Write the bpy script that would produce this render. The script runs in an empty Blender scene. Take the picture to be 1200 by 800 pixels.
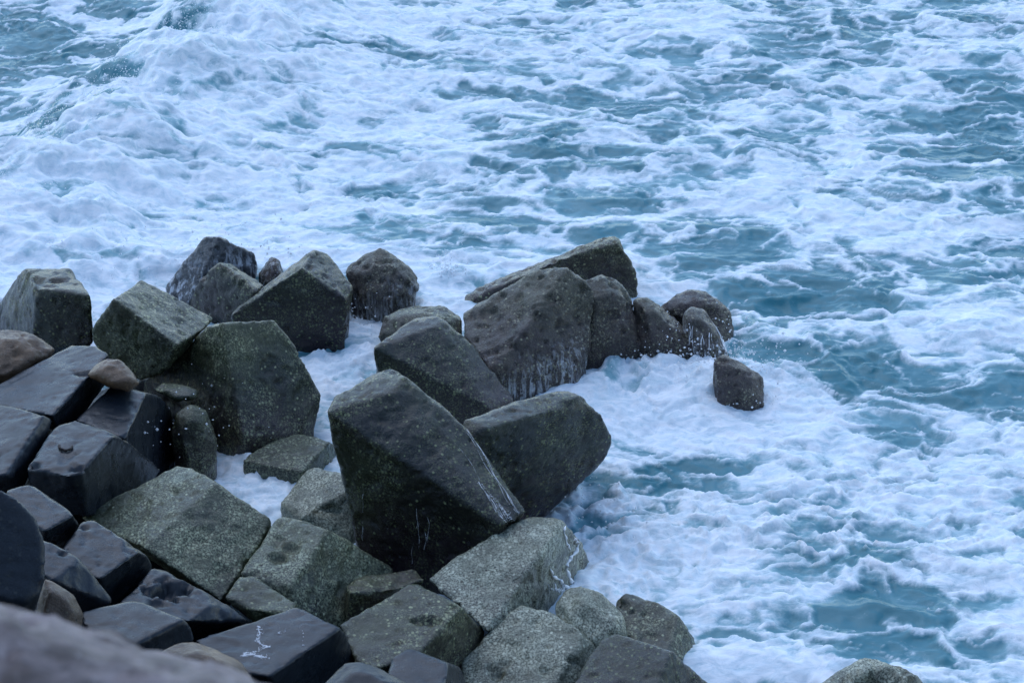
import bpy, bmesh, math, random
import numpy as np
from mathutils import Vector
from mathutils.bvhtree import BVHTree

random.seed(7)
RNG = np.random.default_rng(11)
scene = bpy.context.scene
COL = scene.collection

# ------------------------------------------------------------------ camera
CAM_H, PITCH, LENS = 11.0, math.radians(24.0), 100.0
cam_d = bpy.data.cameras.new('camera')
cam = bpy.data.objects.new('camera', cam_d)
COL.objects.link(cam)
cam.location = (0, 0, CAM_H)
cam.rotation_euler = (math.radians(90) - PITCH, 0, 0)
cam_d.lens = LENS
cam_d.sensor_width = 36
cam_d.clip_start = 0.1
cam_d.clip_end = 5000
cam_d.dof.use_dof = True
cam_d.dof.focus_distance = 24.0
cam_d.dof.aperture_fstop = 5.6
scene.camera = cam

# ------------------------------------------------------------------ sky, sun, exposure
SUN_EL, SUN_AZ = 58.0, -25.0          # azimuth measured from +Y towards +X
world = bpy.data.worlds.new('World')
scene.world = world
world.use_nodes = True
wn = world.node_tree.nodes
wl = world.node_tree.links
wn.clear()
sky = wn.new('ShaderNodeTexSky')
sky.sky_type = 'NISHITA'
sky.sun_disc = False
sky.sun_elevation = math.radians(SUN_EL)
sky.sun_rotation = math.radians(SUN_AZ)
sky.air_density = 1.0
sky.dust_density = 0.0
sky.ozone_density = 1.2
bg = wn.new('ShaderNodeBackground')
bg.inputs['Strength'].default_value = 0.15
wo = wn.new('ShaderNodeOutputWorld')
wl.new(sky.outputs[0], bg.inputs[0])
wl.new(bg.outputs[0], wo.inputs[0])
sun_d = bpy.data.lights.new('sun', 'SUN')
sun_d.energy = 0.6
sun_d.angle = math.radians(60)
sun_d.color = (1.0, 0.99, 0.97)
sun = bpy.data.objects.new('sun', sun_d)
COL.objects.link(sun)
_el, _az = math.radians(SUN_EL), math.radians(SUN_AZ)
sdir = Vector((math.sin(_az) * math.cos(_el), math.cos(_az) * math.cos(_el), math.sin(_el)))
sun.rotation_euler = sdir.to_track_quat('Z', 'Y').to_euler()
scene.render.engine = 'CYCLES'
scene.view_settings.view_transform = 'Standard'
scene.view_settings.look = 'None'
scene.view_settings.gamma = 1
scene.view_settings.exposure = 1.02

# ------------------------------------------------------------------ survey helpers
SP, CP = math.sin(PITCH), math.cos(PITCH)
PX = 0.36 / 1200.0
CAMP = np.array([0.0, 0.0, CAM_H])
def ray(px, py):
    u = (px - 600) * PX
    v = (400 - py) * PX
    return np.array([u, CP + v * SP, -SP + v * CP])
def at_depth(px, py, d):
    return CAMP + d * ray(px, py)
def at_z(px, py, z=0.0):
    r = ray(px, py)
    return CAMP + r * ((z - CAM_H) / r[2])

# ------------------------------------------------------------------ numpy noise
_perm = np.random.default_rng(3).permutation(1024).astype(np.int64)
_perm = np.concatenate([_perm, _perm])
_g2 = np.stack([np.cos(np.linspace(0, 2 * np.pi, 64, endpoint=False)), np.sin(np.linspace(0, 2 * np.pi, 64, endpoint=False))], 1)
_g3 = np.random.default_rng(5).normal(size=(64, 3))
_g3 /= np.linalg.norm(_g3, axis=1)[:, None]
def _fade(t):
    return t * t * t * (t * (t * 6 - 15) + 10)
def noise2(x, y):
    xi = np.floor(x).astype(np.int64); yi = np.floor(y).astype(np.int64)
    xf = x - xi; yf = y - yi
    u = _fade(xf); v = _fade(yf)
    def g(a, b):
        h = _perm[(_perm[(xi + a) & 1023] + yi + b) & 1023] & 63
        return _g2[h, 0] * (xf - a) + _g2[h, 1] * (yf - b)
    n0 = g(0, 0) * (1 - u) + g(1, 0) * u
    n1 = g(0, 1) * (1 - u) + g(1, 1) * u
    return (n0 * (1 - v) + n1 * v) * 1.5
def fbm2(x, y, o=4, gain=.5):
    a, s, t = 1.0, 0.0, 0.0
    for k in range(o):
        s = s + a * noise2(x * 2 ** k + 17.3 * k, y * 2 ** k - 9.1 * k)
        t += a
        a *= gain
    return s / t * 1.3
def noise3(p):
    i = np.floor(p).astype(np.int64)
    f = p - i
    w = _fade(f)
    out = 0
    for a in (0, 1):
        for b in (0, 1):
            for c in (0, 1):
                h = _perm[(_perm[(_perm[(i[:, 0] + a) & 1023] + i[:, 1] + b) & 1023] + i[:, 2] + c) & 1023] & 63
                g = _g3[h]
                d = g[:, 0] * (f[:, 0] - a) + g[:, 1] * (f[:, 1] - b) + g[:, 2] * (f[:, 2] - c)
                wx = w[:, 0] if a else 1 - w[:, 0]
                wy = w[:, 1] if b else 1 - w[:, 1]
                wz = w[:, 2] if c else 1 - w[:, 2]
                out = out + d * wx * wy * wz
    return out * 1.5
def sstep(a, b, x):
    t = np.clip((x - a) / (b - a), 0, 1)
    return t * t * (3 - 2 * t)

# ------------------------------------------------------------------ materials
class NT:
    def __init__(self, name):
        self.m = bpy.data.materials.new(name)
        self.m.use_nodes = True
        self.t = self.m.node_tree
        self.t.nodes.clear()
        self.out = self.t.nodes.new('ShaderNodeOutputMaterial')
        self.pos = self.t.nodes.new('ShaderNodeNewGeometry').outputs['Position']
    def link(self, a, b):
        self.t.links.new(a, b)
    def setin(self, sock, v):
        if hasattr(v, 'is_output'):
            self.link(v, sock)
        else:
            sock.default_value = v
    def noise(self, scale, detail=4, rough=.55, vec=None, dist=0.0):
        n = self.t.nodes.new('ShaderNodeTexNoise')
        n.inputs['Scale'].default_value = scale
        n.inputs['Detail'].default_value = detail
        n.inputs['Roughness'].default_value = rough
        n.inputs['Distortion'].default_value = dist
        self.link(vec or self.pos, n.inputs['Vector'])
        return n.outputs['Fac']
    def voronoi(self, scale, vec=None, out='Distance', rand=1.0):
        n = self.t.nodes.new('ShaderNodeTexVoronoi')
        n.inputs['Scale'].default_value = scale
        n.inputs['Randomness'].default_value = rand
        self.link(vec or self.pos, n.inputs['Vector'])
        return n.outputs[out]
    def ramp(self, v, a, b, lo=0.0, hi=1.0):
        n = self.t.nodes.new('ShaderNodeMapRange')
        n.interpolation_type = 'SMOOTHSTEP'
        for k, x in zip(('Value', 'From Min', 'From Max', 'To Min', 'To Max'), (v, a, b, lo, hi)):
            self.setin(n.inputs[k], x)
        return n.outputs[0]
    def math(self, op, a, b=0.0):
        n = self.t.nodes.new('ShaderNodeMath')
        n.operation = op
        self.setin(n.inputs[0], a)
        self.setin(n.inputs[1], b)
        return n.outputs[0]
    def mix(self, f, a, b):
        n = self.t.nodes.new('ShaderNodeMix')
        n.data_type = 'RGBA'
        self.setin(n.inputs[0], f)
        self.setin(n.inputs[6], a if hasattr(a, 'is_output') else (*a, 1))
        self.setin(n.inputs[7], b if hasattr(b, 'is_output') else (*b, 1))
        return n.outputs[2]
    def scalevec(self, v, s):
        n = self.t.nodes.new('ShaderNodeVectorMath')
        n.operation = 'MULTIPLY'
        self.link(v, n.inputs[0])
        n.inputs[1].default_value = s
        return n.outputs[0]
    def z(self):
        n = self.t.nodes.new('ShaderNodeSeparateXYZ')
        self.link(self.pos, n.inputs[0])
        return n.outputs['Z']
    def attr(self, name):
        n = self.t.nodes.new('ShaderNodeAttribute')
        n.attribute_name = name
        return n.outputs['Fac']
    def bump(self, h, strength, dist, normal=None):
        n = self.t.nodes.new('ShaderNodeBump')
        n.inputs['Strength'].default_value = strength
        n.inputs['Distance'].default_value = dist
        self.link(h, n.inputs['Height'])
        if normal:
            self.link(normal, n.inputs['Normal'])
        return n.outputs[0]
    def principled(self, **kw):
        n = self.t.nodes.new('ShaderNodeBsdfPrincipled')
        for k, v in kw.items():
            k = k.replace('_', ' ')
            self.setin(n.inputs[k], (*v, 1) if isinstance(v, tuple) and len(v) == 3 else v)
        return n

def concrete(name, a, b, speck, low=(.046, .040, .044), speck_col=(.34, .35, .27), rough=(.3, .6), zone=(.1, .9), bump=.5, low_amt=1.0, veil=None, coat=.22, spec=.42):
    t = NT(name)
    big = t.noise(1.3, 6, .6)
    mid = t.noise(6.0, 6, .65)
    c = t.mix(t.ramp(big, .38, .62), a, b)
    c = t.mix(t.ramp(mid, .45, .75, 0, .55), c, tuple(x * .45 for x in a))
    zz = t.math('ADD', t.z(), t.math('MULTIPLY', t.math('SUBTRACT', t.noise(2.2, 5, .6), .5), 1.2))
    lowm = t.ramp(zz, zone[0], zone[1], low_amt, 0)
    c = t.mix(lowm, c, low)
    gr = t.noise(95, 3, .7)
    c = t.mix(t.ramp(gr, .35, .7, 0, .5), c, t.mix(t.ramp(big, .3, .7), tuple(x * 2.0 for x in a), tuple(x * 1.9 for x in b)))
    # encrusting specks: barnacles and limpets
    patch = t.ramp(t.noise(1.9, 6, .68), .60 - .32 * speck, .78 - .22 * speck)
    patch = t.math('MULTIPLY', patch, t.ramp(t.noise(3.6, 5, .65), .32, .62, .25, 1))
    fine = t.ramp(t.noise(70, 4, .75), .58 - .13 * speck, .70 - .11 * speck)
    vn = t.t.nodes.new('ShaderNodeTexVoronoi')
    vn.inputs['Scale'].default_value = 34
    t.link(t.pos, vn.inputs['Vector'])
    rnd = t.t.nodes.new('ShaderNodeSeparateColor')
    t.link(vn.outputs['Color'], rnd.inputs[0])
    dots = t.math('MULTIPLY', t.ramp(vn.outputs['Distance'], .50, .30), t.ramp(rnd.outputs[0], 1.0 - .50 * speck, 1.06 - .36 * speck))
    scat = t.math('MULTIPLY', t.ramp(vn.outputs['Distance'], .50, .28), t.ramp(rnd.outputs[1], .88, .94))
    sp = t.math('MAXIMUM', t.math('MULTIPLY', fine, patch), t.math('MULTIPLY', dots, t.ramp(patch, 0, 1, .12, 1)))
    sp = t.math('MAXIMUM', sp, t.math('MULTIPLY', scat, min(1.0, speck * 1.3)))
    sp = t.math('MULTIPLY', sp, min(1.0, .40 + speck * .6))
    tone = t.mix(t.noise(2.7, 4, .6), tuple(x * .42 for x in speck_col), speck_col)
    c = t.mix(sp, c, t.mix(rnd.outputs[2], tone, speck_col))
    # dark pits
    pits = t.math('MULTIPLY', t.ramp(t.voronoi(13), .16, .07), t.ramp(t.noise(4.5, 3), .52, .6))
    c = t.mix(pits, c, (.012, .012, .013))
    if veil:
        vs = t.noise(1.0, 5, .62, t.scalevec(t.pos, (26, 26, 3.2)), .5)
        vz = t.math('ADD', t.z(), t.math('MULTIPLY', t.math('SUBTRACT', t.noise(2.6, 4, .6), .5), .9))
        vm = t.math('MULTIPLY', t.ramp(vs, .47, .64), t.ramp(vz, veil, 0.0, 0, .85))
        c = t.mix(vm, c, (.74, .78, .82))
    r = t.ramp(t.noise(4.0, 5, .6), .3, .7, rough[0], rough[1])
    h = t.math('ADD', t.math('MULTIPLY', t.noise(46, 6, .72), .9), t.math('MULTIPLY', t.noise(11, 4, .6), .6))
    h = t.math('ADD', h, t.math('MULTIPLY', sp, .35))
    h = t.math('SUBTRACT', h, t.math('MULTIPLY', pits, .8))
    p = t.principled(Base_Color=c, Roughness=r, Normal=t.bump(h, bump, .03))
    p.inputs['Specular IOR Level'].default_value = spec
    p.inputs['Coat Weight'].default_value = coat
    p.inputs['Coat Roughness'].default_value = .22
    p.inputs['Coat IOR'].default_value = 1.4
    t.link(t.bump(t.noise(9, 4, .6), .25, .03), p.inputs['Coat Normal'])
    t.link(p.outputs[0], t.out.inputs[0])
    return t.m

MATS = {
    'slate': concrete('wet_slate_concrete', (.009, .013, .018), (.017, .021, .026), .10, bump=.2, rough=(.2, .42), low_amt=.2, coat=.10, spec=.26),
    'olive': concrete('algae_olive_concrete', (.009, .013, .008), (.038, .045, .017), .80, rough=(.22, .5), low=(.034, .017, .024), speck_col=(.36, .38, .21)),
    'mid': concrete('barnacled_olive_concrete', (.017, .022, .014), (.046, .054, .026), .98, speck_col=(.38, .41, .26), rough=(.25, .5), low_amt=.3),
    'pale': concrete('barnacled_pale_concrete', (.042, .050, .034), (.09, .10, .064), 1.15, speck_col=(.54, .56, .42), low_amt=.25),
    'pale_end': concrete('barnacled_pale_concrete_weedy_foot', (.050, .058, .040), (.10, .11, .072), 1.2, speck_col=(.56, .58, .44), low=(.022, .016, .018), zone=(.38, .68)),
    'grey': concrete('wet_grey_concrete', (.050, .056, .060), (.085, .09, .09), .5, bump=.8, rough=(.15, .4), low_amt=.5, veil=.9),
    'purple': concrete('weedy_purple_concrete', (.022, .024, .018), (.068, .068, .046), .75, zone=(.15, 1.0), bump=.9, rough=(.22, .5), speck_col=(.34, .33, .22), low=(.044, .026, .034)),
    'veiled': concrete('weedy_concrete_under_running_water', (.022, .024, .018), (.076, .076, .052), .75, zone=(.15, 1.0), bump=.9, rough=(.22, .5), speck_col=(.34, .33, .22), low=(.044, .026, .034), veil=.55),
    'black': concrete('wet_black_concrete', (.0035, .005, .0045), (.014, .020, .009), .66, zone=(.1, 1.0), low=(.026, .011, .019), rough=(.16, .38), speck_col=(.26, .29, .14)),
    'brown': concrete('brown_boulder_stone', (.055, .034, .020), (.11, .066, .034), .25, low_amt=.2),
}

def capstone_material():
    t = NT('weathered_capstone')
    n1 = t.noise(5, 8, .68, t.scalevec(t.pos, (1.0, 1.6, 1.0)), .8)
    n2 = t.noise(26, 6, .7)
    c = t.mix(t.ramp(n1, .36, .62), (.075, .058, .052), (.25, .205, .20))
    c = t.mix(t.ramp(n2, .52, .72, 0, .7), c, (.36, .33, .34))
    c = t.mix(t.ramp(t.noise(11, 5, .7), .56, .68, 0, .8), c, (.05, .04, .036))
    h = t.math('ADD', n1, t.math('MULTIPLY', n2, .5))
    p = t.principled(Base_Color=c, Roughness=.6, Normal=t.bump(h, .8, .03))
    t.link(p.outputs[0], t.out.inputs[0])
    return t.m
MATS['cap'] = capstone_material()

# ------------------------------------------------------------------ sea
X0, X1, Y0, Y1 = -8.2, 8.2, 17.2, 37.5
def graded(lo, hi, step, reach_lo, reach_hi):
    mid = np.arange(lo, hi, step)
    def out(start, sign, reach):
        v, s, x = [], step, start
        while abs(x - start) < reach:
            s = min(s * 1.22, 60)
            x += sign * s
            v.append(x)
        return v
    return np.array(out(lo, -1, reach_lo)[::-1] + list(mid) + out(mid[-1], 1, reach_hi))
XS = graded(X0, X1, .0245, 900, 900)
YS = graded(Y0, Y1, .027, 14.0, 2500)
GX, GY = np.meshgrid(XS, YS)
gx, gy = GX.ravel(), GY.ravel()

# crest of the breaking wave, surveyed on the water plane
crest_px = [(345, -60), (300, 0), (240, 88), (130, 160), (40, 232), (-60, 300), (-200, 380)]
crest = np.array([at_z(x, y)[:2] for x, y in crest_px])
def crest_dist(x, y):
    best = np.full(x.shape, 1e9)
    sgn = np.ones(x.shape)
    for (ax, ay), (bx, by) in zip(crest[:-1], crest[1:]):
        dx, dy = bx - ax, by - ay
        L2 = dx * dx + dy * dy
        tt = np.clip(((x - ax) * dx + (y - ay) * dy) / L2, 0, 1)
        qx, qy = x - ax - tt * dx, y - ay - tt * dy
        d = np.hypot(qx, qy)
        s = np.sign(dx * qy - dy * qx)
        upd = d < best
        best[upd] = d[upd]
        sgn[upd] = s[upd]
    return best * sgn         # positive on the shore side of the crest
wob = fbm2(gx * .55 + 4, gy * .55, 4) * .55 + fbm2(gx * 2.2, gy * 2.2 + 8, 3) * .16
cd = crest_dist(gx, gy) + wob

# how much foam lies where: (pixel of the place, radius x m, radius y m, amount)
DENS = [
    (300, 200, 1.7, 3.2, .10), (130, 265, 2.0, 1.6, .42), (420, 60, 1.6, 3.2, .04), (400, 180, .8, 1.2, -.10), (330, 150, .6, .8, -.06), (60, 300, 1.5, 1.5, .35),
    (100, 60, 2.2, 4.5, -.14), (30, 180, .8, 1.5, -.12), (560, 30, 1.2, 1.5, .02),
    (450, 230, 1.2, 1.2, -.12), (640, 155, 1.2, 1.4, -.14), (560, 270, 1.3, 1.0, -.16), (790, 130, 1.0, .9, -.14), (800, 250, 1.3, 1.2, .10),
    (600, 90, 1.2, 2.0, -.02), (900, 300, 1.3, .8, -.15), (870, 340, .9, 1.0, -.14), (1150, 170, 1.2, 1.2, -.14), (1000, 15, 1.4, 1.6, -.18), (1130, 270, 1.4, 1.0, .1),
    (930, 400, .9, .9, -.10), (1150, 455, 1.4, .7, -.14), (1040, 440, 1.0, .5, -.08), (980, 120, 1.5, 1.5, .08), (900, 210, 1.0, 1.0, .06),
    (420, 420, .8, 1.0, .50), (300, 560, .7, .8, .7), (310, 610, .8, .8, .7), (250, 520, .5, .6, .6), (660, 640, .5, .8, .35), (640, 600, .5, .7, .3), (370, 440, .5, .8, .5), (560, 350, 1.2, .7, .15), (520, 330, .4, .4, .3),
    (780, 450, 1.3, .7, .45), (850, 460, .6, .5, .3), (700, 430, 1.0, .6, .35), (700, 560, .5, .9, .30), (950, 560, 1.5, .8, .13), (1050, 620, 1.6, 1.0, .10), (880, 740, 1.0, .9, .12), (860, 570, .7, .5, -.08), (960, 660, .8, .3, -.08),
    (770, 560, .5, .4, -.24), (1010, 700, .9, .35, -.12), (930, 600, .5, .3, -.10), (1150, 600, .6, .35, -.14), (1165, 665, .8, .35, -.16), (1100, 760, 1.2, .5, .08),
    (850, 640, .6, .4, .10), (900, 480, .8, .5, .30), (1000, 500, 1.2, .6, .10),
]
dens = np.zeros_like(gx) + .70 + .20 * fbm2(gx * .42 + 30, gy * .42 + 3, 3)
for px, py, rx, ry, a in DENS:
    c = at_z(px, py)
    dens += a * np.exp(-((gx - c[0]) / rx) ** 2 - ((gy - c[1]) / ry) ** 2)
band = sstep(-.45, .25, cd) * np.exp(-np.clip(cd, 0, None) / 1.9)
outer = sstep(.0, -.7, cd)
dens += .42 * band + .08 * outer
dens = np.clip(dens, -.1, 1.02)

# warped lace of foam
wx = gx + .42 * fbm2(gx * .9, gy * .9, 4) + .10 * fbm2(gx * 4.1, gy * 4.1 + 3, 3)
wy = gy + .42 * fbm2(gx * .9 + 40, gy * .9 + 11, 4) + .10 * fbm2(gx * 4.1 + 9, gy * 4.1, 3)
def ridge(fx, fy, o=0):
    return 1 - np.abs(noise2(wx * fx + o, wy * fy - o)) * 2.0
r1 = ridge(.40, .72, 3.3)
r2 = ridge(.85, 1.45, 21.7)
r3 = ridge(2.0, 3.2, 55.1)
r4 = ridge(5.2, 7.4, 5.9)
lace = .34 * r1 + .34 * r2 + .26 * r3 + .16 * r4
blot = fbm2(wx * 1.1 + 7, wy * 1.1, 5, .6)
fine = fbm2(wx * 7 + 3, wy * 8, 4, .65)
web = np.maximum(np.clip(r2, 0, 1) ** 6, .85 * np.clip(r3, 0, 1) ** 6)
fv = dens + .80 * (lace - .62) + .24 * blot + .16 * fine + .30 * (web - .22)
foam = sstep(.24 + .14 * outer, .86 - .18 * outer, fv)
aer = .9 * sstep(.22, 1.2, dens + .25 * blot + .25 * (r1 - .6))

# height: swell, chop, crest and heaped foam
hz = .10 * noise2(gx * .16 + 1, gy * .34) + .060 * (1 - np.abs(noise2(gx * .45 + 5 + .5 * blot, gy * .8)) * 2) + .028 * (1 - np.abs(noise2(wx * 1.1 + 9, gy * 1.9)) * 2)
hz += .013 * (1 - np.abs(noise2(wx * 2.8, wy * 3.9 + 4)) * 2) + .003 * noise2(gx * 7, gy * 11)
prof = np.where(cd < 0, np.exp(-(cd / .75) ** 2), np.exp(-(cd / 1.5) ** 2))
hz += prof * (.50 + .30 * fbm2(wx * .8 + 2, wy * .8, 3))
turb = np.clip(band * 1.1 + sstep(.62, 1.0, dens) * .6, 0, 1)
bill = np.abs(fbm2(wx * 2.0 + 11, wy * 2.0, 4, .6))
bill2 = np.abs(fbm2(wx * 5.5 + 1, wy * 5.5 + 2, 3, .6))
hz += foam * (.022 + turb * (.05 * bill + .022 * bill2)) + .012 * foam * fine
for px, py, rx, ry in ((300, 570, .7, 1.0), (400, 430, .7, 1.2), (780, 440, 1.4, .8), (700, 600, .6, 1.2), (1000, 620, 2.2, 1.6)):
    c = at_z(px, py)
    hz += np.exp(-((gx - c[0]) / rx) ** 2 - ((gy - c[1]) / ry) ** 2) * foam * (.055 * bill + .045 * bill2 + .012 * r4)
edge_fade = 1 / (1 + (np.clip(np.abs(gx) - 30, 0, None) / 60) ** 2 + (np.clip(gy - 60, 0, None) / 120) ** 2)
for px, py, rx, ry, a in ((790, 432, 1.0, .40, .13), (838, 455, .4, .3, .05), (690, 440, .6, .4, .10), (300, 560, .4, .5, .08), (540, 325, .35, .2, .05), (400, 400, .5, .6, .10), (180, 320, .9, .6, .12)):
    c = at_z(px, py)
    hz += a * np.exp(-((gx - c[0]) / rx) ** 2 - ((gy - c[1]) / ry) ** 2) * (1 + .8 * fbm2(wx * 2.4, wy * 2.4, 3))
hz = hz * edge_fade - .05
foam = foam * np.clip(edge_fade, .25, 1)

def grid_mesh(name, nx, ny, x, y, z):
    me = bpy.data.meshes.new(name)
    n = nx * ny
    me.vertices.add(n)
    co = np.stack([x, y, z], 1).astype(np.float32)
    me.vertices.foreach_set('co', co.ravel())
    i = np.arange(n).reshape(ny, nx)
    q = np.stack([i[:-1, :-1], i[:-1, 1:], i[1:, 1:], i[1:, :-1]], -1).reshape(-1, 4)
    f = len(q)
    me.loops.add(f * 4)
    me.loops.foreach_set('vertex_index', q.ravel().astype(np.int32))
    me.polygons.add(f)
    me.polygons.foreach_set('loop_start', np.arange(0, f * 4, 4, dtype=np.int32))
    me.update()
    me.validate()
    me.shade_smooth()
    return me

def sea_material():
    t = NT('foaming_sea_water')
    f = t.attr('foam')
    a = t.attr('aerated')
    stretched = t.scalevec(t.pos, (.68, 1.0, 1.0))
    n1 = t.noise(6.5, 8, .70, stretched, 1.1)
    n2 = t.noise(27, 6, .68, stretched, .7)
    f2 = t.math('ADD', f, t.math('MULTIPLY', t.math('SUBTRACT', n1, .5), 1.05))
    n3 = t.noise(3.2, 8, .68, t.scalevec(t.pos, (.40, 1.2, 1.0)), 1.2)
    f2 = t.math('ADD', f2, t.math('MULTIPLY', t.math('SUBTRACT', n3, .5), .95))
    f2 = t.math('ADD', f2, t.math('MULTIPLY', t.math('SUBTRACT', n2, .5), .62))
    mask = t.ramp(f2, .10, 1.14)
    deep = t.mix(t.noise(.8, 3), (.024, .130, .165), (.040, .175, .205))
    water = t.mix(t.math('ADD', t.math('MULTIPLY', a, .55), t.math('MULTIPLY', f, .45)), deep, (.27, .48, .54))
    wb = t.math('ADD', t.math('MULTIPLY', t.noise(5, 4, .6, stretched), 1.0), t.math('MULTIPLY', t.noise(16, 4, .6, stretched), .35))
    pw = t.principled(Base_Color=water, Roughness=.27, IOR=1.33, Normal=t.bump(wb, .16, .05))
    pw.inputs['Specular IOR Level'].default_value = .3
    fb = t.math('ADD', t.math('MULTIPLY', n1, .7), t.math('MULTIPLY', n2, .45))
    fb = t.math('ADD', fb, t.math('MULTIPLY', mask, .5))
    fc = t.mix(t.ramp(n1, .3, .7), (.62, .73, .79), (.88, .90, .91))
    pf = t.principled(Base_Color=fc, Roughness=.75, Normal=t.bump(fb, .34, .03))
    pf.inputs['Specular IOR Level'].default_value = .2
    mx = t.t.nodes.new('ShaderNodeMixShader')
    t.link(mask, mx.inputs[0])
    t.link(pw.outputs[0], mx.inputs[1])
    t.link(pf.outputs[0], mx.inputs[2])
    t.link(mx.outputs[0], t.out.inputs[0])
    return t.m

sea_me = grid_mesh('sea', len(XS), len(YS), gx, gy, hz)
for nm, arr in (('foam', foam), ('aerated', aer)):
    at = sea_me.attributes.new(nm, 'FLOAT', 'POINT')
    at.data.foreach_set('value', arr.astype(np.float32))
sea_me.materials.append(sea_material())
sea = bpy.data.objects.new('sea', sea_me)
COL.objects.link(sea)
sea['kind'] = 'structure'
def sea_height(x, y):
    ix = int(np.clip(np.searchsorted(XS, x), 0, len(XS) - 1))
    iy = int(np.clip(np.searchsorted(YS, y), 0, len(YS) - 1))
    return float(hz[iy * len(XS) + ix])

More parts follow.
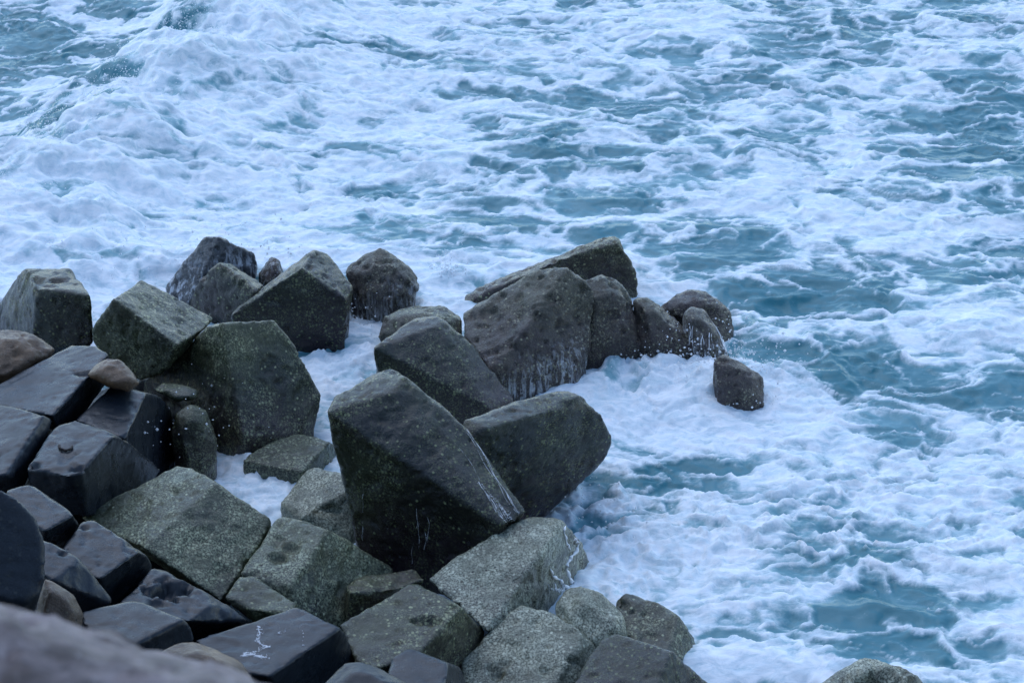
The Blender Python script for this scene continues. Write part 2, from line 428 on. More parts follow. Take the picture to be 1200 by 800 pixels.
# ------------------------------------------------------------------ armour blocks
# each: id, name, category, material, depth of the first point, rounding, roughness, label, faces [(normal, points)]
def F(n, s):
    return (np.array(n, float), [tuple(float(c) for c in w.split(',')) for w in s.split()])
TB = ('concrete_block', 'concrete block')
BL = [
 ('L1', *TB, 'black', 25.2, 5, .8, 'dark flat-topped block rising alone at the seaward edge beside the brown boulder', [
   F((0, -.15, 1), '42,338 98,338 106,345 82,315 30,313'), F((.1, -1, .15), '42,338 106,345 110,402 60,408 36,398'), F((-.8, -.6, .35), '42,338 30,313 -14,372 -14,392 36,398')]),
 ('L2', *TB, 'olive', 24.6, 4, .8, 'olive speckled block with a peaked corner between the flat-topped block and the big arched block', [
   F((.45, -.25, .85), '133,350 208,404 240,385 250,373 165,328'), F((-.35, -.9, .1), '133,350 208,404 198,432 165,448 122,425 109,400 108,385')]),
 ('L3a', *TB, 'grey', 27.6, 4, 1.2, 'tall grey block with wet sloping side, outermost of the seaward pair', [
   F((-.5, -.7, .5), '246,303 240,276 233,284 195,335 196,345 222,354'), F((.3, -.9, .3), '246,303 256,277 300,297 302,318 270,330')]),
 ('L3b', *TB, 'olive', 27.1, 5, 1.2, 'rounded mossy block leaning on the tall grey seaward block', [
   F((.35, -.2, .9), '256,308 270,308 310,334 300,342 284,328'), F((-.2, -.9, .2), '256,308 284,328 300,342 292,362 262,371 237,364 222,352 235,326')]),
 ('L4', *TB, 'veiled', 28.2, 10, 1.3, 'small half-drowned rock with white water pouring over it behind the pointed block', [
   F((-.3, -.7, .6), '302,320 317,300 328,304 332,320 318,340 305,335')]),
 ('L5', *TB, 'black', 26.4, 3, .9, 'pointed dark block with ridged top like a gable, standing at the water channel', [
   F((.5, -.35, .8), '353,314 369,292 384,297 413,337 408,345 392,342'), F((-.55, -.1, .8), '353,314 369,292 312,333 295,349 270,368'),
   F((-.1, -1, -.05), '353,314 392,342 405,350 400,392 380,398 320,388 275,378')]),
 ('L6', *TB, 'olive', 24.5, 6, .9, 'big arched block with black left face and speckled right face dipping into the foam channel', [
   F((.55, -.65, .5), '262,378 275,440 285,512 345,512 360,484 377,463 345,405 320,375'), F((-.5, -.8, -.1), '262,378 275,440 285,512 245,490 195,456 168,448 243,382')]),
 ('L29', *TB, 'olive', 26.9, 10, 1.2, 'low flat rock awash under the pointed dark block', [
   F((0, -.5, .8), '332,386 350,378 364,378 371,387 357,404 335,402')]),
 ('L7', *TB, 'olive', 24.2, 8, 1.0, 'small wet ledge with pooled water at the foot of the big arched block', [
   F((0, -.35, .95), '178,457 190,447 215,450 234,458 230,468 208,472')]),
 ('L8', *TB, 'olive', 24.0, 8, 1.0, 'narrow upright rock spattered with droplets at the edge of the foam channel', [
   F((.2, -.9, .3), '206,484 222,474 240,480 250,500 254,522 243,562 215,566 200,510')]),
 ('L9', *TB, 'slate', 22.6, 2, .4, 'slate-grey block with smooth square top beside the narrow droplet-spattered rock', [
   F((.1, -.3, .95), '147,513 138,512 88,492 130,452 172,460'), F((.75, -.6, .2), '147,513 172,460 186,463 200,480 206,540 188,560 165,545')]),
 ('L10', *TB, 'slate', 21.5, 3, .5, 'blue-grey block with a curved mark on its top and black overhanging front', [
   F((-.05, -.3, .95), '96,553 80,558 32,548 60,505 70,498 87,492 120,501 133,511 108,526'), F((.7, -.7, .1), '96,553 133,511 148,516 190,550 160,590 105,605'),
   F((-.2, -.95, -.1), '96,553 80,558 32,548 35,570 60,600 100,605')]),
 ('L11', *TB, 'slate', 22.6, 2, .4, 'long smooth slate slab sloping down from the small brown stone', [
   F((-.15, -.3, .95), '62,487 0,476 -40,470 18,452 84,404 113,406 128,415 101,444'), F((.7, -.7, -.1), '62,487 101,444 128,415 131,440 88,500 66,505')]),
 ('L12', *TB, 'slate', 21.6, 3, .4, 'smooth dark slab with slanted edge lying below the long slate slab', [
   F((-.2, -.35, .9), '6,556 -30,560 -40,465 0,473 51,486'), F((.8, -.4, .4), '6,556 51,486 62,492 14,560'), F((.3, -.9, -.2), '6,556 14,560 20,590 -30,590')]),
 ('L13', *TB, 'slate', 20.2, 4, .4, 'small blue-grey block with rounded corner tucked behind the tall rounded block', [
   F((.1, -.35, .9), '54,622 86,604 78,594 42,570 32,567 8,574 5,600'), F((.3, -.9, -.2), '54,622 86,604 93,614 88,628 68,640 52,634')]),
 ('L14', *TB, 'slate', 17.2, 8, .5, 'tall rounded dark block just above the pale capstone', [
   F((.3, -.75, .55), '47,697 52,678 53,640 42,606 22,586 0,573 -40,570 -40,690 5,690 28,708'), F((.1, -.8, -.5), '47,697 28,708 5,690 -40,690 -40,722 5,722 40,722')]),
 ('L15', *TB, 'slate', 19.0, 2, .4, 'dark block with a sharp light ridge beside the tall rounded block', [
   F((.15, -.35, .9), '60,680 45,670 40,628 66,639 93,654 88,661 78,662'), F((.7, -.2, .6), '88,661 93,654 133,703 130,706'), F((.2, -.95, -.15), '78,662 88,661 130,706 98,724 88,735 64,690 60,680')]),
 ('L16', *TB, 'slate', 19.9, 3, .6, 'dark block with purplish worn top and black cut face against the big sloping block', [
   F((.1, -.35, .9), '116,679 70,650 96,610 110,609 158,640 164,646'), F((.5, -.85, -.1), '116,679 164,646 174,652 179,664 146,705 130,718')]),
 ('L17', *TB, 'brown', 18.3, 4, .4, 'plain greyish-brown stone wedged beneath the sharp-ridged block', [
   F((.3, -.8, .5), '52,676 62,680 88,697 98,720 95,750 35,750 45,700')]),
 ('L18', *TB, 'slate', 18.6, 2, .3, 'smooth blue-grey slab with clean flat top against the pale capstone', [
   F((0, -.3, .95), '158,755 98,738 95,716 154,703 166,705 216,726'), F((.35, -.9, .2), '158,755 216,726 224,736 229,750 178,775')]),
 ('L19', *TB, 'slate', 19.8, 3, .8, 'dark pitted slab with a black hollow worn in its top', [
   F((.15, -.3, .95), '218,728 140,706 178,666 194,670 240,694 246,709'), F((.5, 0, .8), '246,709 240,694 292,727'), F((.3, -.95, -.1), '218,728 246,709 290,729 229,755')]),
 ('L20', *TB, 'mid', 21.4, 4, .7, 'big sloping block with two speckled faces like a roof beside the foam channel', [
   F((-.25, -.35, .9), '168,641 140,628 93,606 206,545 225,549 252,566'), F((.35, -.5, .8), '168,641 252,566 317,607 312,625 259,704 243,693'), F((.8, -.5, 0), '259,704 312,625 317,607 320,625 268,714')]),
 ('L21', *TB, 'mid', 21.1, 5, 1.0, 'green-tinged block with chipped top at the head of the foam channel', [
   F((-.1, -.45, .88), '340,686 282,672 320,612 331,605 350,608 386,620'), F((.55, -.75, .3), '340,686 386,620 460,667 406,690 399,735 348,715')]),
 ('L22', *TB, 'olive', 20.6, 4, .8, 'small brownish block wedged under the green-tinged chipped block', [
   F((0, -.4, .9), '298,715 264,700 282,676 297,676 348,708 340,720'), F((0, -1, 0), '298,715 264,700 285,714 300,732')]),
 ('L23', *TB, 'slate', 19.3, 2, .4, 'smooth dark slab with a splash of white foam on its top', [
   F((0, -.3, .95), '316,792 270,785 228,750 346,711 355,713 399,736'), F((.4, -.9, -.15), '316,792 399,736 406,744 418,774 370,830 325,830')]),
 ('L24', *TB, 'brown', 18.0, 8, .6, 'low brownish-grey stone between the capstone and the foam-splashed slab', [
   F((.1, -.6, .8), '186,764 210,752 227,751 270,767 284,777 300,800 280,825 200,825')]),
 ('L25', *TB, 'olive', 21.3, 4, 1.0, 'narrow block with pale wet upper edge below the foot of the tetrapod', [
   F((.1, -.3, .95), '410,695 406,685 422,676 485,666 498,678 460,690'), F((0, -1, 0), '410,695 460,690 455,722 404,734')]),
 ('L26', *TB, 'olive', 20.3, 3, .7, 'dark speckled block with broad tilted top and black right face below the narrow wet-edged block', [
   F((-.05, -.45, .88), '495,763 440,784 417,776 398,732 478,684 490,684 541,711 522,728'), F((.6, -.8, 0), '495,763 522,728 541,711 568,740 538,780 500,805')]),
 ('L27', *TB, 'slate', 19.2, 2, .3, 'smooth blue-grey block against the lower side of the dark speckled block', [
   F((0, -.35, .95), '520,815 450,812 458,772 477,760 486,761 527,776'), F((.6, -.7, .2), '520,815 527,776 540,781 552,820')]),
 ('L28', *TB, 'slate', 18.7, 3, .3, 'smooth slate block half hidden beside the foam-splashed slab', [
   F((0, -.4, .9), '400,835 372,808 404,777 422,775 442,781 478,800 470,835')]),
 ('M1', *TB, 'pale_end', 21.6, 6, 1.0, 'big pale barnacled block with foam trickling down its dark end', [
   F((-.1, -.5, .85), '632,650 595,705 570,739 542,712 500,679 580,622 605,611 648,628'), F((.2, -.2, .9), '648,628 605,611 620,606 650,608 660,611'),
   F((.7, -.65, .2), '632,650 648,628 660,611 680,635 693,662 694,695 665,720 610,722 595,705')]),
 ('M2', *TB, 'pale', 20.7, 7, 1.0, 'pale barnacled block with rounded shoulder below the big pale block', [
   F((-.1, -.5, .85), '655,793 600,835 545,805 540,775 572,741 610,708 645,717 672,732 685,745'), F((.6, -.7, .3), '655,793 685,745 697,757 692,785 660,835')]),
 ('M3', *TB, 'pale', 21.4, 10, 1.2, 'small rounded barnacled rock between the big pale block and the broad grey rock', [
   F((-.1, -.6, .8), '650,706 665,690 680,686 705,696 732,722 738,742 720,764 697,774 655,744')]),
 ('M4', *TB, 'mid', 21.3, 7, 1.2, 'broad grey rock with pitted rounded side where the pile meets open foam', [
   F((-.1, -.5, .85), '785,765 740,765 720,704 735,694 770,704 797,722'), F((.6, -.7, .3), '785,765 797,722 810,740 820,762 818,795 800,815')]),
 ('M5', *TB, 'black', 20.0, 3, .6, 'dark block with straight light edge standing before the broad grey rock', [
   F((-.1, -.5, .85), '788,762 760,835 665,815 690,770 705,750 722,742'), F((.7, -.6, .3), '788,762 760,835 845,830 832,803')]),
 ('M6', *TB, 'pale', 20.8, 8, 1.3, 'lone barnacled rock standing in the foam apart from the pile', [
   F((0, -.6, .8), '955,805 985,785 1012,769 1024,772 1057,783 1076,792 1088,815 1075,850 955,850')]),
 ('T3', *TB, 'olive', 26.3, 8, 1.2, 'olive rounded rock peeping out behind the leaning dark block', [
   F((-.1, -.5, .8), '445,395 450,373 464,363 494,358 518,358 542,373 540,400 480,412')]),
 ('T2', *TB, 'black', 24.9, 9, .8, 'leaning dark block with smooth rounded top behind the tetrapod', [
   F((-.1, -.3, .95), '514,381 437,406 460,390 488,373 510,369 522,374'), F((.6, -.3, .7), '514,381 522,374 550,400 603,468 575,480 540,421'),
   F((-.1, -.95, .1), '514,381 437,406 443,440 455,480 538,500 575,480 540,421')]),
 ('F1', *TB, 'veiled', 25.9, 9, 1.5, 'broad weedy block with pitted grey shoulder and water draining off its lower edge', [
   F((-.35, -.55, .75), '640,350 620,380 587,408 575,434 545,396 542,368 576,348 619,321 646,313 664,313'), F((.35, -.85, .4), '640,350 664,313 683,324 697,343 698,362 692,390 676,434 637,444 575,434 587,408')]),
 ('F2', *TB, 'purple', 26.4, 9, 1.5, 'purplish-brown rounded rock beside the broad weedy block', [
   F((.25, -.8, .5), '680,330 704,321 722,328 737,342 744,370 756,410 722,422 672,428')]),
 ('F3', *TB, 'olive', 27.8, 4, 1.3, 'long wedge-shaped block with raised pointed end behind the broad weedy block', [
   F((.1, -.95, .1), '724,284 655,304 540,358 530,370 560,390 680,366 738,346 747,330 735,300'), F((-.2, -.3, .9), '724,284 655,304 540,358 533,353 599,321 655,297 718,275 725,277')]),
 ('F4', *TB, 'purple', 26.5, 10, 1.4, 'dark brown sloping rock with foam dashing against its foot', [
   F((.2, -.8, .5), '741,350 758,349 771,358 785,374 820,400 830,418 780,426 752,414')]),
 ('F5', *TB, 'purple', 27.2, 12, 1.4, 'rounded purple rock at the seaward tip of the row', [
   F((0, -.7, .6), '772,360 790,344 806,338 824,341 844,352 857,366 859,388 853,415 800,405')]),
 ('F6', *TB, 'veiled', 26.5, 12, 1.0, 'small upright rock streaked with white water before the rounded purple rock', [
   F((0, -.8, .5), '800,368 808,358 826,361 840,382 855,416 836,428 806,405')]),
 ('F7', *TB, 'purple', 25.78, 7, 1.3, 'low brown block half sunk in foam at the end of the row', [
   F((.2, -.7, .6), '836,422 848,416 868,424 894,442 896,476 876,478 842,452')]),
 ('F8', *TB, 'veiled', 27.4, 9, 1.6, 'rounded rock draped with falling white water beyond the channel', [
   F((-.1, -.7, .6), '407,317 430,298 446,292 460,299 476,312 488,325 490,338 484,358 466,370 440,362 414,350')]),
 ('C1', *TB, 'mid', 24.08, 3, .8, 'flat speckled block with foam lapping its left corner in the channel', [
   F((0, -.3, .95), '354,553 330,548 283,538 322,513 348,507 387,517'), F((.8, -.6, -.1), '354,553 387,517 402,530 408,556 370,572')]),
 ('C2', *TB, 'pale', 23.3, 6, 1.1, 'barnacled block sloping into the foam channel against the left side of the tetrapod', [
   F((-.35, -.4, .85), '412,572 368,600 330,590 360,551 368,548 411,558'), F((-.1, -.85, .5), '412,572 368,600 350,606 396,636 440,662 424,595')]),
 ('G1', 'boulder', 'boulder', 'brown', 23.8, 12, 1.2, 'brown natural boulder beside the flat-topped dark block', [
   F((.1, -.6, .8), '-30,390 0,387 16,387 38,394 65,409 58,424 26,444 -30,465')]),
 ('G2', 'boulder', 'boulder', 'brown', 23.1, 10, 1.0, 'small tan stone perched at the upper end of the long slate slab', [
   F((0, -.6, .8), '102,440 112,428 126,420 137,421 149,432 162,449 150,458 128,454')]),
 ('CAP', 'capstone', 'stone', 'cap', 5.0, 6, 1.6, 'pale grey capstone of the breakwater crest, out of focus', [
   F((.25, -.1, .95), '120,745 -80,698 0,714 60,728 200,771 290,800 330,822 300,900 -80,900')]),
]
LEGS = [
 ('leg', 'black', 22.15, 9, .9, [
   F((-.2, -.3, .9), '455,459 383,481 393,465 440,438 461,432 476,444'), F((.55, -.3, .75), '455,459 476,444 548,501 617,600 590,618 542,540'),
   F((-.15, -.98, -.05), '455,459 383,481 405,545 420,600 438,660 460,680 500,690 590,618 542,540')]),
 ('leg', 'black', 22.75, 10, .9, [
   F((.1, -.35, .9), '650,481 572,502 542,492 602,471 641,460 665,457 682,463'), F((.15, -.98, 0), '650,481 572,502 545,520 555,570 605,616 638,607 707,540 718,517 707,486 682,463')]),
]

def solve(faces, D):
    """Points of the visible faces in space: each face is a plane through its already known edge."""
    pts = {}
    order = []
    for k, (n, pix) in enumerate(faces):
        if n[2] >= .7 and len(faces) > 1:
            n = n + np.array([0, .25, 0])
        if k > 0 and abs(n[2]) <= .21:
            n = n - np.array([0, 0, .25])
        n = n / np.linalg.norm(n)
        known = [p for p in pix if p in pts]
        if k == 0:
            a = at_depth(*pix[0], D)
            pts[pix[0]] = a
        else:
            a = pts[known[0]]
            if len(known) > 1:
                far = max(known[1:], key=lambda p: np.linalg.norm(pts[p] - a))
                e = pts[far] - a
                e /= np.linalg.norm(e)
                n = n - n.dot(e) * e
                n /= np.linalg.norm(n)
        for p in pix:
            if p not in pts:
                r = ray(*p)
                den = n.dot(r)
                if den > -.06:
                    den = -.06
                d = n.dot(a - CAMP) / den
                d0 = np.linalg.norm(a - CAMP)
                d = min(max(d, d0 - 1.6), d0 + 1.9)
                pts[p] = CAMP + d * r
    return np.array(list(pts.values())), len(faces)

def hull_mesh(name, V, nf, thick, sink=True):
    ctr = V.mean(0)
    size = np.linalg.norm(V.max(0) - V.min(0))
    allp = [V]
    if nf == 1:
        vd = (CAMP - ctr) / np.linalg.norm(CAMP - ctr)
        b = min(.16 * size, .3)
        allp.append(ctr + (V - ctr) * .55 + vd * b + np.array([0, 0, .0]))
    dirs = (V - CAMP) / np.linalg.norm(V - CAMP, axis=1)[:, None]
    back = V + dirs * thick
    bc = back.mean(0)
    allp.append(bc + (back - bc) * .82)
    low = V[V[:, 2] < .32] if sink else V[:0]
    if len(low):
        l2 = low.copy()
        l2[:, 2] = -.6
        allp.append(l2)
    P = np.concatenate(allp)
    bm = bmesh.new()
    for p in P:
        bm.verts.new(p)
    r = bmesh.ops.convex_hull(bm, input=bm.verts)
    bmesh.ops.delete(bm, geom=[g for g in set(r['geom_interior'] + r['geom_unused']) if isinstance(g, bmesh.types.BMVert) and g.is_valid], context='VERTS')
    bmesh.ops.recalc_face_normals(bm, faces=bm.faces)
    me = bpy.data.meshes.new(name)
    bm.to_mesh(me)
    bm.free()
    return me

jobs = []
for b in BL:
    jobs.append(dict(id=b[0], name=b[1], cat=b[2], mat=b[3], D=b[4], rnd=b[5], rough=b[6], label=b[7], faces=b[8]))
for k, l in enumerate(LEGS):
    jobs.append(dict(id='T' + str(k), name=l[0], cat=None, mat=l[1], D=l[2], rnd=l[3], rough=l[4], label=None, faces=l[5]))
for j in jobs:
    V, nf = solve(j['faces'], j['D'])
    size = np.linalg.norm(V.max(0) - V.min(0))
    me = hull_mesh(j['name'], V, nf, 2.0 if j['id'] == 'CAP' else min(1.1, .3 + .6 * size), j['id'] != 'T1')
    o = bpy.data.objects.new(j['name'], me)
    COL.objects.link(o)
    m = o.modifiers.new('r', 'REMESH')
    m.mode = 'VOXEL'
    m.voxel_size = (.021 if j['rnd'] <= 4 else .026) if j['id'] != 'CAP' else .03
    s = o.modifiers.new('s', 'SMOOTH')
    s.factor = .5
    s.iterations = max(1, int(j['rnd'] * (.5 if j['id'] in ('T1', 'T2') else .38)))
    j['tmp'] = o
dg = bpy.context.evaluated_depsgraph_get()
for j in jobs:
    j['me'] = bpy.data.meshes.new_from_object(j['tmp'].evaluated_get(dg))
for j in jobs:
    me0 = j['tmp'].data
    bpy.data.objects.remove(j['tmp'])
    bpy.data.meshes.remove(me0)

BVH = {}
DENTS = [('L1', 45, 328, .05, .05, 1.6), ('L1', 67, 329, .05, .05, 1.6), ('L19', 200, 690, .13, .12, 1.5), ('L19', 184, 706, .06, .04, 1.6), ('L26', 501, 727, .07, .05, 1.7),
         ('L21', 338, 641, .12, .05, 1.1), ('L21', 326, 652, .09, .05, 1.2), ('M2', 582, 787, .09, .07, 1.0), ('M6', 1037, 797, .16, .14, 1.5), ('L10', 90, 549, .07, .06, 1.6),
         ('L10', 40, 546, .05, .05, 1.2), ('M2', 668, 774, .05, .05, 1.0), ('M4', 727, 707, .06, .05, 1.4), ('M4', 741, 716, .03, .03, 1.2), ('M4', 752, 718, .03, .03, 1.2), ('C2', 386, 596, .09, .06, 1.7),
         ('L16', 99, 618, .03, .03, 1.3), ('L11', 97, 437, .06, .04, 1.8), ('L15', 74, 649, .03, .03, 1.5)]
tetra = bpy.data.objects.new('tetrapod', None)
COL.objects.link(tetra)
tetra['label'] = 'big dark tetrapod with two thick rounded legs spread above the foam'
tetra['category'] = 'tetrapod'
tetra.location = Vector(at_depth(520, 640, 22.9))
tetra.empty_display_size = .3
BASES = []
for k, j in enumerate(jobs):
    me = j['me']
    n = len(me.vertices)
    co = np.empty(n * 3, np.float32)
    me.vertices.foreach_get('co', co)
    co = co.reshape(-1, 3).astype(float)
    no = np.empty(n * 3, np.float32)
    me.vertices.foreach_get('normal', no)
    no = no.reshape(-1, 3)
    off = np.array([k * 7.7, k * 3.1, k * 5.3])
    a = j['rough']
    d = .018 * noise3(co * 1.9 + off) + .014 * noise3(co * 5.2 + off) + .0085 * noise3(co * 13 + off)
    chip = noise3(co * 3.4 + off + 50)
    d -= .018 * sstep(.34, .50, chip)
    d += .006 * noise3(co * 26 + off)
    pit = noise3(co * 9.0 + off + 90)
    d -= .016 * sstep(.40, .55, pit) + .012 * sstep(.42, .55, noise3(co * 19 + off + 30))
    d = d * a
    for did, px, py, rr, dep, sx in DENTS:
        if did == j['id']:
            rv = ray(px, py)
            rv = rv / np.linalg.norm(rv)
            rel = co - CAMP
            al = rel @ rv
            per = rel - al[:, None] * rv
            dist = np.hypot(per[:, 0] / sx, np.hypot(per[:, 1], per[:, 2]) * 1.6)
            facing = (no @ rv) < -.05
            d = d - dep * sstep(rr, rr * .3, dist + .5 * rr * noise3(co * 9 + off) + .4 * rr * noise3(co * 24 + off)) * facing
    co = co + no * d[:, None]
    BASES.append((co[:, 0].mean(), co[:, 1].mean(), co[:, 2].min(), co[:, 2].mean(), j['id']))
    org = np.array([co[:, 0].mean(), co[:, 1].mean(), co[:, 2].min()])
    loc = co - (org if j['cat'] else np.array(tetra.location))
    me.vertices.foreach_set('co', loc.astype(np.float32).ravel())
    me.shade_smooth()
    me.update()
    me.name = j['name']
    me.materials.clear()
    me.materials.append(MATS[j['mat']])
    o = bpy.data.objects.new(j['name'], me)
    COL.objects.link(o)
    if j['cat']:
        o.location = org
        o['label'] = j['label']
        o['category'] = j['cat']
        if j['cat'] == 'concrete block':
            o['group'] = 'armour blocks heaped along the breakwater'
    else:
        o.parent = tetra
    polys = [tuple(p.vertices) for p in me.polygons]
    BVH[j['id']] = BVHTree.FromPolygons([Vector(c) for c in co], polys)

# ------------------------------------------------------------------ rubble bed under the pile
def build_bed():
    xs = np.arange(-14, 12.01, .25)
    ys = np.arange(-6, 30.01, .25)
    X, Y = np.meshgrid(xs, ys)
    x, y = X.ravel(), Y.ravel()
    num = np.zeros_like(x)
    den = np.zeros_like(x)
    for bx, by, bz, bm_, i in BASES:
        w = 1 / (.35 + (x - bx) ** 2 + (y - by) ** 2) ** 2
        z = bz + .62 * (bm_ - bz) if bm_ < .4 or i[0] not in 'LG' else bm_ - .12
        num += w * z
        den += w
    z = num / den
    near = np.min([np.hypot(x - b[0], y - b[1]) for b in BASES], 0)
    z = z - .25 - np.clip(near - .8, 0, None) * .35
    # the bank behind the pile climbs to the crest where the photographer stands
    shore = sstep(17.5, 13.0, y + .55 * x)
    bank = 6.9 - .42 * np.clip(y + .35 * np.clip(x, -4, 9), 2, 40)
    z = np.where(y < 14.5, np.maximum(z * 0 + bank, -3), z)
    t = sstep(13.2, 15.5, y)
    z = (1 - t) * np.minimum(bank, 7) + t * z
    z = np.clip(z, -3.0, 7.0) + .10 * fbm2(x * 1.4, y * 1.4, 4) - .1
    me = grid_mesh('rubble_bed', len(xs), len(ys), x, y, z)
    me.materials.append(concrete('rubble_stone', (.018, .017, .016), (.03, .028, .026), .15))
    o = bpy.data.objects.new('rubble_ground', me)
    COL.objects.link(o)
    o['kind'] = 'structure'
build_bed()

# scrub slope added out of view behind the camera to darken the block fronts
def build_shade_slope():
    xs = np.arange(-120, 120.1, 3.0)
    ys = np.arange(-70, -5.9, 2.0)
    X, Y = np.meshgrid(xs, ys)
    x, y = X.ravel(), Y.ravel()
    z = 5.2 + .75 * (-6 - y) + 2.5 * fbm2(x * .06, y * .06, 4) * sstep(-6, -16, y)
    me = grid_mesh('shade_slope', len(xs), len(ys), x, y, z)
    me.materials.append(concrete('shade_slope_scrub', (.03, .035, .02), (.06, .055, .04), .1, low_amt=0))
    o = bpy.data.objects.new('added_shade_slope', me)
    COL.objects.link(o)
    o['kind'] = 'structure'
build_shade_slope()

# ------------------------------------------------------------------ loose foam and spray
def simple_mat(name, col, rough):
    t = NT(name)
    n = t.noise(40, 3)
    p = t.principled(Base_Color=t.mix(n, tuple(c * .85 for c in col), col), Roughness=rough, Normal=t.bump(n, .4, .01))
    t.link(p.outputs[0], t.out.inputs[0])
    return t.m
FOAM = simple_mat('white_foam', (.86, .88, .9), .6)

def hit(idn, px, py):
    r = Vector(ray(px, py)).normalized()
    h = BVH[idn].ray_cast(Vector(CAMP), r)
    return (h[0], h[1]) if h[0] is not None else (None, None)

class Acc:
    def __init__(self):
        self.v, self.f = [], []
    def tube(self, pts, rad, k=6):
        base = len(self.v)
        n = len(pts)
        for i, p in enumerate(pts):
            t = (pts[min(i + 1, n - 1)] - pts[max(i - 1, 0)])
            t = t.normalized() if t.length > 1e-6 else Vector((0, 0, 1))
            s = t.orthogonal().normalized()
            u = t.cross(s)
            for a in range(k):
                an = 2 * math.pi * a / k
                self.v.append(p + (s * math.cos(an) + u * math.sin(an)) * rad[i])
        for i in range(n - 1):
            for a in range(k):
                b = (a + 1) % k
                self.f.append((base + i * k + a, base + i * k + b, base + (i + 1) * k + b, base + (i + 1) * k + a))
        self.f.append(tuple(base + a for a in range(k))[::-1])
        self.f.append(tuple(base + (n - 1) * k + a for a in range(k)))
    def drop(self, p, r):
        b = len(self.v)
        q = [Vector((1, 0, 0)), Vector((-1, 0, 0)), Vector((0, 1, 0)), Vector((0, -1, 0)), Vector((0, 0, 1)), Vector((0, 0, -1))]
        j = Vector((random.uniform(.7, 1.3), random.uniform(.7, 1.3), random.uniform(.7, 1.4)))
        for c in q:
            self.v.append(p + Vector((c.x * j.x, c.y * j.y, c.z * j.z)) * r)
        for x in (0, 1):
            for y in (2, 3):
                for z in (4, 5):
                    self.f.append((b + x, b + y, b + z))
    def build(self, name, mat, label, cat='foam'):
        me = bpy.data.meshes.new(name)
        me.from_pydata([tuple(v) for v in self.v], [], self.f)
        me.update()
        bm = bmesh.new()
        bm.from_mesh(me)
        bmesh.ops.recalc_face_normals(bm, faces=bm.faces)
        bm.to_mesh(me)
        bm.free()
        if cat != 'spray':
            me.shade_smooth()
        me.materials.append(mat)
        o = bpy.data.objects.new(name, me)
        COL.objects.link(o)
        o['kind'] = 'stuff'
        o['label'] = label
        o['category'] = cat
        return o

def strand(acc, idn, path, r0, wob=1.0, sub=8):
    n = len(path)
    pts, rad = [], []
    ph = random.uniform(0, 6)
    for i in range(n - 1):
        p0, p1, p2, p3 = path[max(i - 1, 0)], path[i], path[i + 1], path[min(i + 2, n - 1)]
        for s in range(sub):
            t = s / sub
            q = [.5 * (2 * p1[c] + (p2[c] - p0[c]) * t + (2 * p0[c] - 5 * p1[c] + 4 * p2[c] - p3[c]) * t * t + (3 * p1[c] - p0[c] - 3 * p2[c] + p3[c]) * t ** 3) for c in (0, 1)]
            k = i * sub + s
            p, nn = hit(idn, q[0] + wob * math.sin(ph + k * .55) * .6, q[1])
            if p is None:
                continue
            pts.append(p + nn * r0 * .2)
            rad.append(r0 * (.75 + .35 * math.sin(ph * 2 + k * .9) + random.uniform(-.15, .15)))
    if len(pts) > 3:
        rad[0] *= .3
        rad[-1] *= .3
        acc.tube(pts, rad)
def froth(acc, idn, path, n, spread, r):
    for _ in range(n):
        i = random.randrange(len(path) - 1)
        t = random.random()
        g = abs(random.gauss(0, 1))
        an = random.uniform(0, 6.28)
        p, nn = hit(idn, path[i][0] + (path[i + 1][0] - path[i][0]) * t + math.cos(an) * g * spread, path[i][1] + (path[i + 1][1] - path[i][1]) * t + math.sin(an) * g * spread * .6)
        if p is not None:
            acc.drop(p, random.uniform(*r) / (1 + .5 * g))

def curtain(acc, idn, x0, x1, ytop, ybot, n, r=(.003, .008), jit=18):
    for _ in range(n):
        x = random.uniform(x0, x1)
        f = (x - x0) / max(1, (x1 - x0))
        t = ytop[0] + (ytop[1] - ytop[0]) * f + random.uniform(0, jit)
        b = ybot[0] + (ybot[1] - ybot[0]) * f + random.uniform(-6, 6)
        if b - t < 6:
            continue
        dx = random.uniform(-3, 3)
        strand(acc, idn, [(x, t), (x + dx * .5, (t + b) / 2), (x + dx, b)], random.uniform(*r), 1.2, 5)

a = Acc()
strand(a, 'M1', [(662, 616), (661, 625), (664, 636), (668, 645)], .014)
strand(a, 'M1', [(673, 632), (677, 637), (673, 648), (665, 658), (664, 668), (668, 678), (676, 688)], .018)
strand(a, 'M1', [(645, 666), (647, 674), (655, 679), (662, 686), (668, 689)], .016)
froth(a, 'M1', [(673, 632), (677, 637), (673, 648), (665, 658), (664, 668), (668, 678), (676, 688)], 120, 1.4, (.003, .008))
froth(a, 'M1', [(646, 690), (668, 692), (690, 684)], 240, 4, (.004, .010))
for _ in range(10):
    x = random.uniform(640, 692)
    strand(a, 'M1', [(x, 683 + random.uniform(-4, 6)), (x + 2, 697)], .009, 1, 4)
a.build('foam_trickle', FOAM, 'white foam trickles running down the dark end of the big pale block')
a = Acc()
for _ in range(14):
    x = random.uniform(0, 8)
    strand(a, 'F6', [(829 + x, 364 + x), (839 + x * .6, 385), (848 + x * .3, 405), (852, 413)], random.uniform(.004, .010), 1.5, 6)
curtain(a, 'F6', 806, 836, (378, 390), (404, 412), 10, r=(.002, .004))
a.build('water_streak', FOAM, 'white streaks of water on the small upright rock')
a = Acc()
for _ in range(12):
    s = random.uniform(0, 1)
    t0 = random.uniform(0, .6)
    path = [(535 + 14 * s, 528 - 26 * s), (560 + 14 * s, 566 - 22 * s), (578 + 16 * s, 594 - 16 * s), (594 + 18 * s, 616 - 12 * s)]
    k = int(t0 * 4)
    strand(a, 'T0', path[k:], random.uniform(.0008, .0019), 2.2, 9)
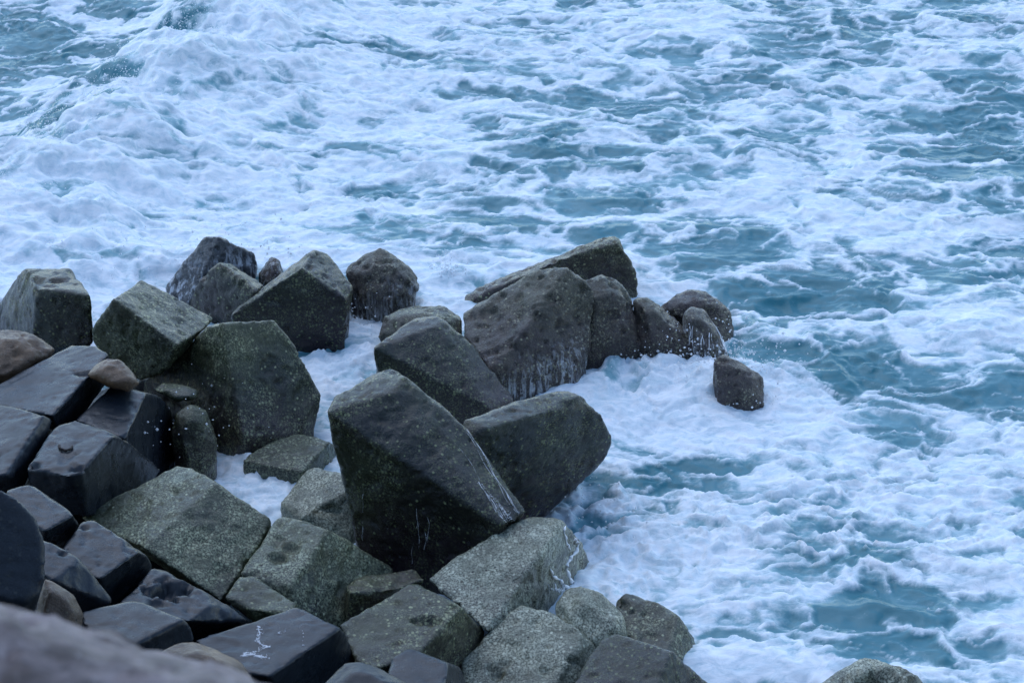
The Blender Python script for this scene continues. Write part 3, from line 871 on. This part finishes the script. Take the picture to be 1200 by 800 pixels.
for _ in range(7):
    x = random.choice((489, 497, 485, 420, 424, 500)) + random.uniform(-3, 3)
    y0 = random.uniform(570, 640)
    strand(a, 'T0', [(x, y0), (x + random.uniform(-2, 2), y0 + 14), (x + random.uniform(-2, 2), y0 + random.uniform(20, 34))], random.uniform(.0010, .0022), 1.0, 8)
froth(a, 'T0', [(575, 580), (600, 610)], 120, 4, (.002, .006))
a.build('water_runnel', FOAM, 'thin white runnels of water down the crease of the tetrapod')
a = Acc()
for path, n in (([(303, 733), (304, 742), (301, 750), (308, 756), (316, 758)], 170), ([(284, 768), (294, 766), (304, 769), (315, 770)], 190), ([(286, 765), (300, 763), (312, 757)], 60), ([(325, 742), (335, 738)], 14), ([(352, 730), (356, 756)], 10)):
    froth(a, 'L23', path, int(n * .8), 2.6, (.003, .009))
a.build('foam_splash', FOAM, 'small splash of white foam lying on the smooth dark slab')

loop_bm = Acc()
lp = []
for t in np.linspace(0, 1, 14):
    an = math.pi * (1.0 + 1.05 * t)
    p, nn = hit('L10', 77 - 7.5 * math.cos(an), 524 - 5 * math.sin(an))
    if p is not None:
        lp.append(p + nn * .012)
if len(lp) > 4:
    l10 = [o for o in COL.objects if o.get('label', '').startswith('blue-grey block with a curved')][0]
    loop_bm.tube([p - l10.location for p in lp], [.011] * len(lp), 8)
    me = bpy.data.meshes.new('iron_loop')
    me.from_pydata([tuple(v) for v in loop_bm.v], [], loop_bm.f)
    me.update()
    me.shade_smooth()
    me.materials.append(simple_mat('rusted_iron', (.030, .022, .018), .8))
    lo = bpy.data.objects.new('iron_loop', me)
    COL.objects.link(lo)
    lo.parent = l10

# airborne spray
sp = Acc()
def spray_px(px, py, z, sx, sy, sz, n, r=(.004, .011)):
    c = at_z(px, py, z)
    for _ in range(n):
        p = Vector((c[0] + random.gauss(0, sx), c[1] + random.gauss(0, sy), z + abs(random.gauss(0, sz))))
        if p.z < sea_height(p.x, p.y):
            p.z = sea_height(p.x, p.y) + random.uniform(0, .05)
        sp.drop(p, random.uniform(*r) * random.choice((.6, .8, 1, 1.3)))
for (ax, ay), (bx, by) in zip(crest[:-1], crest[1:]):
    L = math.hypot(bx - ax, by - ay)
    for _ in range(int(L * 1100)):
        t = random.random()
        x, y = ax + (bx - ax) * t + random.gauss(-.02, .34), ay + (by - ay) * t + random.gauss(.02, .34)
        clump = fbm2(np.array([x * 2.2]), np.array([y * 2.2]), 3)[0]
        if clump < random.uniform(-.25, .3):
            continue
        p = Vector((x, y, sea_height(x, y) + abs(random.gauss(0, .10)) * (1 + 3 * max(clump, 0))))
        sp.drop(p, random.uniform(.002, .007) * random.choice((.6, .8, 1, 1.5)))
for args in ((838, 432, .05, .35, .2, .16, 500), (770, 415, .05, .5, .14, .16, 480), (760, 392, .25, .2, .1, .08, 40), (525, 325, .0, .10, .06, .16, 170),
             (385, 388, .05, .25, .15, .18, 260), (390, 372, .3, .15, .1, .1, 24), (880, 470, .0, .2, .1, .08, 90), (255, 520, .1, .2, .2, .25, 36), (215, 520, .6, .25, .2, .25, 26), (195, 535, .7, .2, .1, .2, 12),
             (655, 580, .3, .2, .1, .2, 10), (690, 600, .05, .3, .3, .1, 60), (240, 300, .1, .5, .4, .25, 120), (130, 330, .1, .8, .5, .15, 160), (320, 300, .4, .2, .1, .15, 40)):
    spray_px(*args)
def spray_mat():
    t = NT('airborne_water_droplets')
    p = t.principled(Base_Color=(.86, .88, .9), Roughness=.4)
    tr = t.t.nodes.new('ShaderNodeBsdfTranslucent')
    tr.inputs[0].default_value = (.9, .92, .94, 1)
    mx = t.t.nodes.new('ShaderNodeMixShader')
    mx.inputs[0].default_value = .5
    t.link(p.outputs[0], mx.inputs[1])
    t.link(tr.outputs[0], mx.inputs[2])
    t.link(mx.outputs[0], t.out.inputs[0])
    return t.m
sp.build('sea_spray', spray_mat(), 'white droplets of spray flung above the breaking wave and rocks', 'spray')
